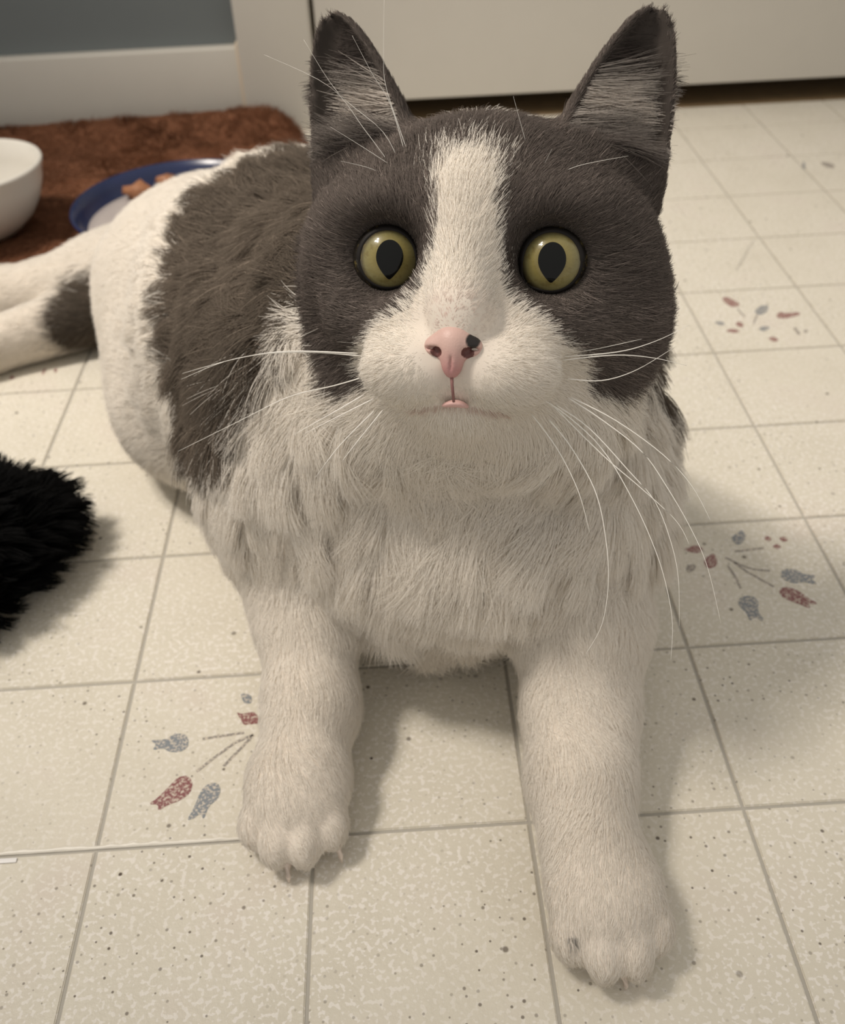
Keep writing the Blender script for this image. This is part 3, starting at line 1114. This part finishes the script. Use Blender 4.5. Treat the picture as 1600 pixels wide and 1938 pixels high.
# round the eyes the fur is short and leaves the lids
for c in EYES:
    q = root - c
    ax = HR[:, 2]
    pr = q - np.outer(q @ ax, ax)
    r = np.linalg.norm(pr, axis=1)
    w = np.clip((0.0165 - r) / 0.006, 0, 1) * (np.abs(q @ ax) < 0.02)
    fl = unit(fl * (1 - w[:, None]) + unit(pr) * w[:, None])
    ln = ln * (1 - 0.55 * w)
dn = np.linalg.norm(root - NOSE, axis=1)
ln = ln * np.clip((dn - 0.004) / 0.016, 0.35, 1.0)
fl = fl - nr * (fl * nr).sum(1, keepdims=True)
fl = unit(fl + vnoise(root, 55, 1) * np.where(hd > 0.5, 0.10, 0.30)[:, None] + vnoise(root, 190, 2) * np.where(hd > 0.5, 0.12, 0.20)[:, None] + rng.normal(size=root.shape) * 0.13)
fl = unit(fl - nr * (fl * nr).sum(1, keepdims=True))
tuft_r = np.modf(np.abs(np.sin(clumps(root, 0.0120, 1) @ np.array([912.7, 1378.3, 743.1])) * 437.58))[0]
longf = np.clip((ln - 0.0095) / 0.004, 0, 1)
ln = ln * rng.uniform(0.70, 1.20, N) * (1 + longf * (0.75 * tuft_r - 0.40))
lift = np.where(hd > 0.5, 0.27, 0.28) + longf * (tuft_r - 0.5) * 0.34 + rng.normal(size=N) * 0.07
paths = bend_paths(root, nr, fl, ln, np.clip(lift, 0.06, 0.8), 5)
# tufts
cell = np.where(ln > 0.010, 0.0085, 0.0035)
tt = (np.linspace(0, 1, 5) ** 1.4)[None, :, None]
for cs, sel, st, sd in ((0.0120, longf > 0.2, 0.62, 1), (0.0030, longf <= 0.2, 0.38, 2)):
    S = clumps(root[sel], cs, sd)
    dv = S - root[sel]
    dv = dv - nr[sel] * (dv * nr[sel]).sum(1, keepdims=True)
    paths[sel] += dv[:, None, :] * tt * st
paths[:, :, 2] = np.maximum(paths[:, :, 2], 0.0006)

g = coat(root, hd, rng.normal(size=root.shape) * np.where(hd > 0.5, 0.0011 + 0.0018 * np.clip((hl(root)[:, 1] - 0.016) / 0.010, 0, 1), 0.0035)[:, None] + vnoise(root, 260, 9) * 0.0010)
var = rng.uniform(0.82, 1.15, (N, 1)) * (1 + 0.10 * vnoise(root, 70, 12)[:, :1])
grey_col = np.where(hd[:, None] > 0.5, np.array([[0.148, 0.124, 0.110]]), np.array([[0.150, 0.123, 0.098]]))
pale = rng.uniform(size=(N, 1)) < np.where((hd > 0.5) & (hl(root)[:, 1] < -0.010), 0.13, 0.05)[:, None]
grey_col = np.where(pale, grey_col * 2.2, grey_col) * var
white_col = np.array([[0.90, 0.845, 0.765]]) * (0.94 + 0.06 * var)
Lr = hl(root) * 1000
pink = np.exp(-(((Lr[:, 0] + 0.6) / 6) ** 2 + ((Lr[:, 1] + 19) / 5.5) ** 2))[:, None] * (hd[:, None] > 0.5)
crease = np.full(N, 9.0)                                  # brownish pink line of the mouth
for q0, q1 in (((-13.5, -44.0), (0.0, -40.8)), ((0.0, -40.8), (13.5, -44.0))):
    q0, q1 = np.array(q0), np.array(q1)
    t_ = np.clip(((Lr[:, :2] - q0) @ (q1 - q0)) / ((q1 - q0) @ (q1 - q0)), 0, 1)
    crease = np.minimum(crease, np.linalg.norm(Lr[:, :2] - q0 - t_[:, None] * (q1 - q0), axis=1) / 0.8 + (Lr[:, 2] < 0) * 9)
ck = (np.clip(1.1 - crease, 0, 1) * (hd > 0.5))[:, None]
white_col = white_col * (1 - ck * np.array([[0.26, 0.38, 0.40]]))
toe_spot = np.linalg.norm((root - np.array([0.2343, -0.0510, 0.0178])) / np.array([0.0019, 0.0026, 0.0026]), axis=1)
white_col = white_col * (1 - 0.72 * np.clip(1.3 - toe_spot, 0, 1)[:, None])    # small darker spot in the hair of the right paw
white_col = white_col * (1 - pink * np.array([[0.08, 0.24, 0.24]]))
rad0 = np.where(hd > 0.5, 0.000075, np.where(ln > 0.009, 0.000100, 0.000078))
hair_w = hair_object('white_fur', paths[~g], rad0[~g], fur_m, cat, white_col[~g], nr[~g])
hair_w['label'] = 'white fur of muzzle, chest, legs and rump'
hair_w['kind'] = 'stuff'
hair_g = hair_object('grey_fur', paths[g], rad0[g], fur_m, cat, grey_col[g], nr[g])
hair_g['label'] = 'dark grey fur of head and back'
hair_g['kind'] = 'stuff'

# ear fur: long pale strands that cross the open ear from its inner edge
for e, s in zip(EARS, (-1, 1)):
    d, ko, ki, t = ear_d(e, CV)
    lcoord = (CV - e[0]) @ e[2]
    mine = (np.abs(d) < 0.004) & (ki < 1.10) & (t > 0.14) & (t < 0.97) & (earw > 0.3)
    w1 = mine * np.where(t < 0.62, 1.0, 0.35)
    if w1.sum() == 0:
        continue
    tri1, bw1 = scatter(FV, CF, w1.astype(float), 5000, 31 + s)
    r1 = (FV[tri1] * bw1[..., None]).sum(1)
    n1 = unit((CN[tri1] * bw1[..., None]).sum(1))
    q = r1 - e[0]
    th = (q @ e[1]) / e[4]
    lat = q @ e[2]
    f1 = unit(np.outer(np.ones(len(r1)), e[2]) * 1.0 + np.outer(np.clip(0.75 - th, -0.1, 0.7) * -0.2 + 0.42, e[1]) + vnoise(r1, 120, 40) * 0.25 + rng.normal(size=r1.shape) * 0.14)
    l1 = np.where(th < 0.66, 0.015, 0.006) * np.clip(1.0 - lat / 0.0165, 0.10, 1.2) * rng.uniform(0.5, 1.15, len(r1)) * np.clip((0.95 - th) / 0.2, 0.3, 1)
    p1 = bend_paths(r1, unit(n1 * 0.6 + e[3] * 0.6), f1, l1, np.full(len(r1), 0.26), 6)
    S = clumps(r1, 0.004, 5)
    p1 += (S - r1)[:, None, :] * (np.linspace(0, 1, 6) ** 1.3)[None, :, None] * 0.45
    pale1 = np.clip(1.1 - np.abs(th - 0.38) / 0.24, 0, 1)[:, None] * (rng.uniform(size=(len(r1), 1)) < 0.85)
    c1 = np.array([[0.085, 0.070, 0.063]]) * (1 - pale1) + np.array([[0.86, 0.78, 0.70]]) * pale1
    c1 = c1 * rng.uniform(0.7, 1.15, (len(r1), 1))
    tuft = hair_object('ear_tuft', p1, 0.00008, fur_m, cat, c1, unit(n1 + e[3]))
    tuft['kind'] = 'stuff'
    tuft['label'] = 'pale strands of fur across the inside of the ear'
print('fur', round(time.time() - T0, 1))

# ------------------------------------------------------------------ eyes
iris_m = Mat('yellow_green_iris', 0.3, (0.3, 0.28, 0.1), 0.2)
iris_m.b.inputs['Coat Weight'].default_value = 0.6
iris_m.b.inputs['Coat Roughness'].default_value = 0.02
tc = iris_m.n('ShaderNodeTexCoord').outputs['Object']
sx = iris_m.n('ShaderNodeSeparateXYZ')
iris_m.l(tc, sx.inputs[0])
rad = iris_m.math('SQRT', iris_m.math('ADD', iris_m.math('POWER', sx.outputs[0], 2.0), iris_m.math('POWER', sx.outputs[1], 2.0)))
rad = iris_m.math('DIVIDE', rad, 0.0088)
ang = iris_m.math('ARCTAN2', sx.outputs[1], sx.outputs[0])
cmb = iris_m.n('ShaderNodeCombineXYZ')
iris_m.l(iris_m.math('MULTIPLY', ang, 4.0), cmb.inputs[0])
iris_m.l(iris_m.math('MULTIPLY', rad, 1.6), cmb.inputs[1])
fib = iris_m.noise(2.2, 4.0, 0.65, cmb.outputs[0])
spot = iris_m.noise(430.0, 3.0, 0.6, tc)
c0 = iris_m.ramp(rad, [(0.30, (0.190, 0.150, 0.046)), (0.60, (0.255, 0.215, 0.080)), (0.82, (0.225, 0.200, 0.090)), (0.92, (0.075, 0.062, 0.032)), (1.0, (0.012, 0.010, 0.008))])
c0 = iris_m.mix(iris_m.math('MULTIPLY', fib, 0.75), c0, (0.62, 0.58, 0.40), 'MULTIPLY')
c0 = iris_m.mix(iris_m.ramp(spot, [(0.56, (0, 0, 0)), (0.66, (0.6, 0.6, 0.6))]), c0, (0.145, 0.110, 0.035))
iris_m.color(c0)
pupil_m = Mat('black_pupil', 0.03, (0.0025, 0.003, 0.0028), 0.25)
pupil_m.b.inputs['Coat Weight'].default_value = 0.0
pupil_m.b.inputs['Coat Roughness'].default_value = 0.02
rim_m = Mat('dark_eyelid_skin', 0.6, (0.010, 0.008, 0.007), 0.2).m


def sphere(name, r, mat, seg=64, rings=40):
    bm = bmesh.new()
    bmesh.ops.create_uvsphere(bm, u_segments=seg, v_segments=rings, radius=r)
    me = bpy.data.meshes.new(name)
    bm.to_mesh(me)
    bm.free()
    me.polygons.foreach_set('use_smooth', [True] * len(me.polygons))
    me.materials.append(mat)
    return bpy.data.objects.new(name, me)


CAMV = CAMP
for c, s in zip(EYES, (-1, 1)):
    z = unit(CAMV - c)
    y = unit(HR[:, 1] - z * (HR[:, 1] @ z))
    x = np.cross(y, z)
    eye = sphere('eye', ER, iris_m.m)
    eye.matrix_world = Matrix(((x[0], y[0], z[0], c[0]), (x[1], y[1], z[1], c[1]), (x[2], y[2], z[2], c[2]), (0, 0, 0, 1)))
    link(eye, cat)
    eye['label'] = 'yellow green eye with a dark rim'
    # pupil: upright oval, rounded above and pointed below, on the front of the eyeball
    vs, fs = [], []
    nr_, na = 8, 40
    for i in range(nr_ + 1):
        for k in range(na):
            a = 2 * math.pi * k / na
            px = math.cos(a) * 0.0039
            py = math.sin(a) * (0.0049 if math.sin(a) > 0 else 0.0062)
            if math.sin(a) < 0:
                px *= (1 - abs(math.sin(a)) ** 2.0 * 0.55)
            f = i / nr_
            px, py = px * f, py * f + 0.0006
            R_ = ER + 0.00009
            vs.append((px, py, math.sqrt(R_ * R_ - px * px - py * py)))
    for i in range(nr_):
        for k in range(na):
            k2 = (k + 1) % na
            fs.append((i * na + k, (i + 1) * na + k, (i + 1) * na + k2, i * na + k2))
    pup = mesh_from('pupil', vs, fs, pupil_m.m, eye)
    # dark lid rim round the opening, drawn to a point at the inner corner
    zf = HR[:, 2]
    vs, fs = [], []
    n1, n2 = 72, 10
    inv = np.stack([x, y, z], 1)
    hx, hy = HR[:, 0], HR[:, 1]
    for k in range(n1):
        a = 2 * math.pi * k / n1
        ca, sa = math.cos(a), math.sin(a)
        corner = max(0.0, math.cos(a - (math.radians(-38) if s < 0 else math.radians(218)))) ** 14
        th = math.radians(47.5 + 9.0 * corner)
        dirv = (zf * 0.35 + z * 0.65)
        dirv = dirv / np.linalg.norm(dirv)
        lx = unit(hx - dirv * (hx @ dirv))
        ly = np.cross(dirv, lx)
        radial = lx * ca + ly * sa
        o_ = dirv * math.cos(th) + radial * math.sin(th)
        t_ = radial * math.cos(th) - dirv * math.sin(th)
        w = (0.00085 if sa > 0 else 0.00055) + 0.0003 * corner
        for m in range(n2):
            b = 2 * math.pi * m / n2
            p = o_ * (ER - 0.0001 + 0.75 * w * math.cos(b)) + t_ * (w * 1.25 * math.sin(b) + w * 0.6)
            vs.append(tuple(p @ inv))
    for k in range(n1):
        for m in range(n2):
            k2, m2 = (k + 1) % n1, (m + 1) % n2
            fs.append((k * n2 + m, k2 * n2 + m, k2 * n2 + m2, k * n2 + m2))
    rim = mesh_from('eyelid', vs, fs, rim_m, eye)
    rim['label'] = 'dark rim of the eyelids'

# ------------------------------------------------------------------ nose, lip, claws, whiskers
def small_sdf(lo, hi, step, fn):
    xs = np.arange(lo[0], hi[0], step)
    ys = np.arange(lo[1], hi[1], step)
    zs = np.arange(lo[2], hi[2], step)
    G = np.stack(np.meshgrid(xs, ys, zs, indexing='ij'), -1)
    D = fn(G)
    D[0] = D[-1] = 9
    D[:, 0] = D[:, -1] = 9
    D[:, :, 0] = D[:, :, -1] = 9
    V, Q = surface_nets(xs, ys, zs, D)
    F_ = np.concatenate([Q[:, [0, 1, 2]], Q[:, [0, 2, 3]]])
    nn = normals(V, F_)
    if (nn * (V - V.mean(0))).sum(1).mean() < 0:
        Q = Q[:, ::-1]
    return V, Q


def nose_sdf(G):
    def E_(c, r):
        q = (G - c)
        a = np.sqrt(((q / r) ** 2).sum(-1))
        b = np.sqrt(((q / (np.array(r) ** 2)) ** 2).sum(-1)) + 1e-6
        return a * (a - 1) / b

    d = E_((0, 1.6, -0.6), (5.0, 4.6, 4.8))
    d = smin(d, E_((0, -2.6, 0.4), (3.0, 5.2, 3.6)), 2.5)
    for s in (-1, 1):
        d = smin(d, E_((s * 4.6, 0.4, -1.0), (3.0, 2.7, 3.2)), 2.0)
    for s in (-1, 1):                                     # nostrils: a hole with a slit running out and up
        h = E_((s * 4.05, -1.25, 3.2), (1.5, 1.3, 2.4))
        h = smin(h, E_((s * 5.9, -0.2, 2.0), (1.9, 0.50, 2.4)), 0.8)
        d = smax(d, -h, 0.6)
    d = smax(d, -E_((0, -6.0, 4.0), (0.42, 4.0, 1.1)), 0.6)   # groove below
    return d


NV, NQ = small_sdf((-9, -10, -6), (9, 8, 6), 0.36, nose_sdf)
nose_m = Mat('pink_nose_leather', 0.45, (0.5, 0.3, 0.27), 0.4)
na_ = nose_m.n('ShaderNodeVertexColor', layer_name='tint')
nose_m.color(na_.outputs['Color'])
nose_m.bump(nose_m.noise(1500.0, 2.0), 0.25, 0.0003)
NW = np.array([hw((-0.0007, -0.0265, 0.0178)) + HR @ (v * 1.06 / 1000) for v in NV])
nose = mesh_np('nose', NW, NQ, nose_m.m, cat)
spot = np.sqrt(((NV[:, 0] - 5.3) / 1.75) ** 2 + ((NV[:, 1] - 1.9) / 2.0) ** 2)
k1 = np.clip((1.12 - spot) / 0.22, 0, 1)[:, None]
low = np.clip((0.5 - NV[:, 1]) / 6, 0, 1)[:, None]
tint = np.array([[0.60, 0.405, 0.355]]) * (1 - low) + np.array([[0.47, 0.235, 0.225]]) * low
nst = np.minimum(np.sqrt(((np.abs(NV[:, 0]) - 4.1) / 1.6) ** 2 + ((NV[:, 1] + 1.2) / 1.4) ** 2), 3)[:, None]
tint = np.where(nst < 1.0, tint * np.array([[0.22, 0.13, 0.13]]), tint)  # shade inside the nostrils is painted into the tint
tint = tint * (1 - k1) + np.array([[0.016, 0.013, 0.012]]) * k1
at = nose.data.color_attributes.new('tint', 'FLOAT_COLOR', 'POINT')
at.data.foreach_set('color', np.concatenate([tint, np.ones((len(tint), 1))], 1).astype(np.float32).ravel())
nose['label'] = 'pink nose with one black freckle'

lip_m = Mat('pink_lip', 0.4, (0.58, 0.36, 0.33), 0.4).m


def lip_sdf(G):
    q = G - np.array([0, 0, 0])
    y = q[..., 1] + 0.045 * q[..., 0] ** 2
    a = np.sqrt((q[..., 0] / 4.4) ** 2 + (y / 1.25) ** 2 + (q[..., 2] / 2.6) ** 2)
    return (a - 1) * 1.2


LV, LQ = small_sdf((-6, -4, -4), (6, 3, 4), 0.3, lip_sdf)
LW = np.array([hw((0.0, -0.0418, 0.0135)) + HR @ (v * 0.88 / 1000) for v in LV])
lip = mesh_np('lip', LW, LQ, lip_m, cat)
lip['label'] = 'pink lower lip'
cr_m = Mat('philtrum_line', 0.5, (0.26, 0.13, 0.12), 0.3).m
ph = tube('philtrum', [hw((-.0007, -.0335, .0188)), hw((-.0004, -.0365, .0190)), hw((0, -.0412, .0172))], [0.0005, 0.00045, 0.0004], cr_m, cat, 6)
ph['label'] = 'dark line from nose to mouth'

claw_m = Mat('pale_claw', 0.3, (0.68, 0.58, 0.50), 0.5).m
for pts in ([(0.1452, -0.0098, 0.0088), (0.1450, -0.0148, 0.0074), (0.1449, -0.0172, 0.0040), (0.1449, -0.0178, 0.0012)],
            [(0.1608, -0.0032, 0.0098), (0.1618, -0.0084, 0.0084), (0.1624, -0.0112, 0.0045), (0.1626, -0.0119, 0.0014)],
            [(0.2495, -0.0525, 0.0070), (0.2498, -0.0575, 0.0056), (0.2500, -0.0596, 0.0026), (0.2500, -0.0601, 0.0010)]):
    cl = tube('claw', pts, [0.0019, 0.0016, 0.0009, 0.0002], claw_m, cat, 8)

whisk_m = Mat('white_whisker', 0.3, (0.85, 0.82, 0.76), 0.5).m
WHISKERS=[
    [ (20.5, -44.3, 1.0), (28.7, -54.1, 3.7), (35.3, -65.6, 6.3), (39.2, -77.1, 9.0) ],
    [ (25.9, -46.1, 1.0), (32.4, -53.3, 2.3), (39.8, -65.0, 3.7), (43.4, -76.8, 5.0), (45.3, -90.4, 6.3), (44.3, -103.4, 7.7), (40.0, -112.8, 9.0) ],
    [ (20.5, -38.7, 1.0), (29.6, -43.6, 2.1), (41.3, -53.5, 3.3), (51.1, -68.1, 4.4), (57.8, -81.2, 5.6), (61.6, -91.5, 6.7), (63.9, -101.9, 7.9), (64.1, -112.4, 9.0) ],
    [ (27.2, -41.5, 1.0), (37.3, -47.8, 2.3), (49.0, -59.2, 3.7), (56.9, -67.6, 5.0), (61.9, -78.5, 6.3), (64.6, -88.7, 7.7), (65.7, -102.2, 9.0) ],
    [ (30.8, -39.4, 1.0), (40.8, -45.3, 2.3), (52.4, -53.7, 3.7), (60.2, -63.7, 5.0), (67.5, -75.1, 6.3), (72.4, -85.2, 7.7), (77.0, -100.5, 9.0) ],
    [ (31.6, -39.3, 1.0), (44.5, -45.2, 3.0), (58.1, -54.1, 5.0), (66.4, -62.3, 7.0), (71.9, -71.4, 9.0) ],
    [ (25.6, -40.8, 1.0), (41.4, -55.1, 3.0), (53.0, -64.1, 5.0), (62.8, -72.3, 7.0), (66.7, -78.5, 9.0) ],
    [ (25.0, -28.3, 1.0), (43.5, -26.2, -1.3), (54.4, -22.8, -3.7), (63.8, -17.9, -6.0) ],
    [ (28.0, -29.0, 1.0), (43.5, -27.0, -1.3), (54.7, -27.5, -3.7), (63.9, -29.3, -6.0) ],
    [ (30.5, -34.1, 1.0), (40.2, -34.3, -1.3), (49.8, -31.0, -3.7), (60.6, -23.9, -6.0) ],
    [ (23.5, -28.1, 1.0), (36.8, -25.7, -2.5), (50.8, -22.2, -6.0) ],
    [ (-29.8, -29.6, 1.0), (-44.5, -29.0, -1.2), (-59.7, -29.8, -3.5), (-74.6, -32.7, -5.7), (-89.7, -38.7, -8.0) ],
    [ (-31.1, -28.9, 1.0), (-52.9, -28.9, -2.0), (-69.8, -31.5, -5.0), (-89.4, -36.9, -8.0) ],
    [ (-30.3, -36.1, 1.0), (-38.8, -38.7, -1.2), (-53.2, -42.6, -3.5), (-70.0, -50.9, -5.7), (-91.0, -61.5, -8.0) ],
    [ (-28.9, -40.9, 1.0), (-38.9, -47.1, 2.5), (-49.6, -53.5, 4.0) ],
    [ (-26.0, -42.0, 1.0), (-35.3, -47.0, 2.5), (-45.8, -52.8, 4.0) ],
    [ (-25.8, -45.6, 1.0), (-35.6, -56.1, 2.5), (-42.6, -66.0, 4.0) ],
    [ (-23.1, -45.2, 1.0), (-30.2, -54.6, 2.5), (-34.5, -60.7, 4.0) ],
    [ (-17.4, 24.2, -9.0), (-21.8, 36.1, -5.7), (-25.4, 46.8, -2.5), (-25.5, 54.3, 0.7), (-25.0, 67.0, 4.0) ],
    [ (-19.0, 25.0, -9.0), (-24.1, 41.6, -4.7), (-28.8, 49.1, -0.3), (-33.8, 58.0, 4.0) ],
    [ (-21.3, 25.0, -9.0), (-26.2, 34.4, -4.7), (-38.7, 44.2, -0.3), (-47.7, 57.2, 4.0) ],
    [ (-23.7, 25.0, -9.0), (-31.7, 35.1, -4.7), (-41.0, 45.7, -0.3), (-59.2, 53.4, 4.0) ],
    [ (-18.1, 22.0, -9.0), (-28.7, 28.1, -2.5), (-39.7, 34.0, 4.0) ],
    [ (-22.0, 20.5, -9.0), (-28.6, 23.7, -2.5), (-36.4, 24.7, 4.0) ],
    [ (18.5, 22.6, -9.0), (22.8, 28.0, 4.0) ],
    [ (15.5, 30.2, -9.0), (11.6, 41.7, 4.0) ],
    [ (20.8, 21.4, -9.0), (29.4, 24.6, -2.5), (43.5, 26.2, 4.0) ],
]
for k, w in enumerate(WHISKERS):
    P = [Vector(hw(np.array(p) / 1000)) for p in w]
    pts = []
    m = len(P)
    for i in range(m - 1):                                # Catmull-Rom through the points
        p0, p1, p2, p3 = P[max(i - 1, 0)], P[i], P[i + 1], P[min(i + 2, m - 1)]
        for q in range(5):
            t = q / 5
            pts.append(0.5 * ((2 * p1) + (p2 - p0) * t + (2 * p0 - 5 * p1 + 4 * p2 - p3) * t * t + (3 * p1 - p0 - 3 * p2 + p3) * t ** 3))
    pts.append(P[-1])
    n = len(pts)
    r = 0.00019 if k < 18 else 0.00011
    tube('whisker', pts, [r * (1 - 0.80 * (i / (n - 1)) ** 1.3) for i in range(n)], whisk_m, cat, 5)

# ------------------------------------------------------------------ black shaggy plush thing at the left edge
bm = bmesh.new()
bmesh.ops.create_icosphere(bm, subdivisions=4, radius=1.0)
for v in bm.verts:
    p = v.co
    v.co = Vector((p.x * 0.062 * (1 + 0.10 * math.sin(3 * p.y)), p.y * (0.042 - 0.006 * p.x), max(p.z, -0.72) * 0.027))
bmesh.ops.rotate(bm, verts=bm.verts, cent=(0, 0, 0), matrix=Matrix.Rotation(math.radians(26), 3, 'Z'))
bmesh.ops.translate(bm, verts=bm.verts, vec=(-0.0225, 0.1375, 0.0202))
me = bpy.data.meshes.new('plush_item')
bm.to_mesh(me)
bm.free()
me.polygons.foreach_set('use_smooth', [True] * len(me.polygons))
black_m = Mat('black_plush', 0.9, (0.004, 0.004, 0.004), 0.1)
black_m.color(black_m.mix(black_m.noise(90.0), (0.0035, 0.0035, 0.0035), (0.007, 0.006, 0.0055)))
me.materials.append(black_m.m)
plush = link(bpy.data.objects.new('plush_item', me))
tag(plush, 'black shaggy plush item lying on the tiles at the left edge', 'plush')
PV = np.array([v.co[:] for v in me.vertices])
PF = np.array([p.vertices[:] for p in me.polygons])
pn = normals(PV, PF)
if (pn * (PV - PV.mean(0))).sum(1).mean() < 0:
    pn = -pn
tri2, bw2 = scatter(PV, PF, (PV[:, 2] > 0.004).astype(float), 16000, 77)
r2 = (PV[tri2] * bw2[..., None]).sum(1)
n2 = unit((pn[tri2] * bw2[..., None]).sum(1))
f2 = unit(n2 * np.array([1, 1, 0.1]) + np.array([0.25, 0.35, -0.05]) + vnoise(r2, 90, 60) * 0.7)
p2 = bend_paths(r2, n2, f2, rng.uniform(0.009, 0.016, len(r2)), np.full(len(r2), 0.45), 6, 0.25)
S = clumps(r2, 0.0085, 8)
p2 += (S - r2)[:, None, :] * (np.linspace(0, 1, 6) ** 1.2)[None, :, None] * 0.62
p2[:, :, 2] = np.maximum(p2[:, :, 2], 0.0008)
pl = hair_object('shag', p2, 0.00028, hair_mat('black_shag', (0.005, 0.005, 0.005), 0.6, 0.6, 0.1), plush)
pl['kind'] = 'stuff'
stray = tube('stray_hair', [(0.4250, 0.4080, 0.0006), (0.4340, 0.4230, 0.0016), (0.4430, 0.4390, 0.0018), (0.4518, 0.4530, 0.0008)], [0.00010, 0.00013, 0.00012, 0.00008],
             Mat('grey_stray_hair', 0.6, (0.10, 0.085, 0.075)).m)
tag(stray, 'single dark stray hair lying on the tiles right of the cat head', 'stray hair')
print('script', round(time.time() - T0, 1))
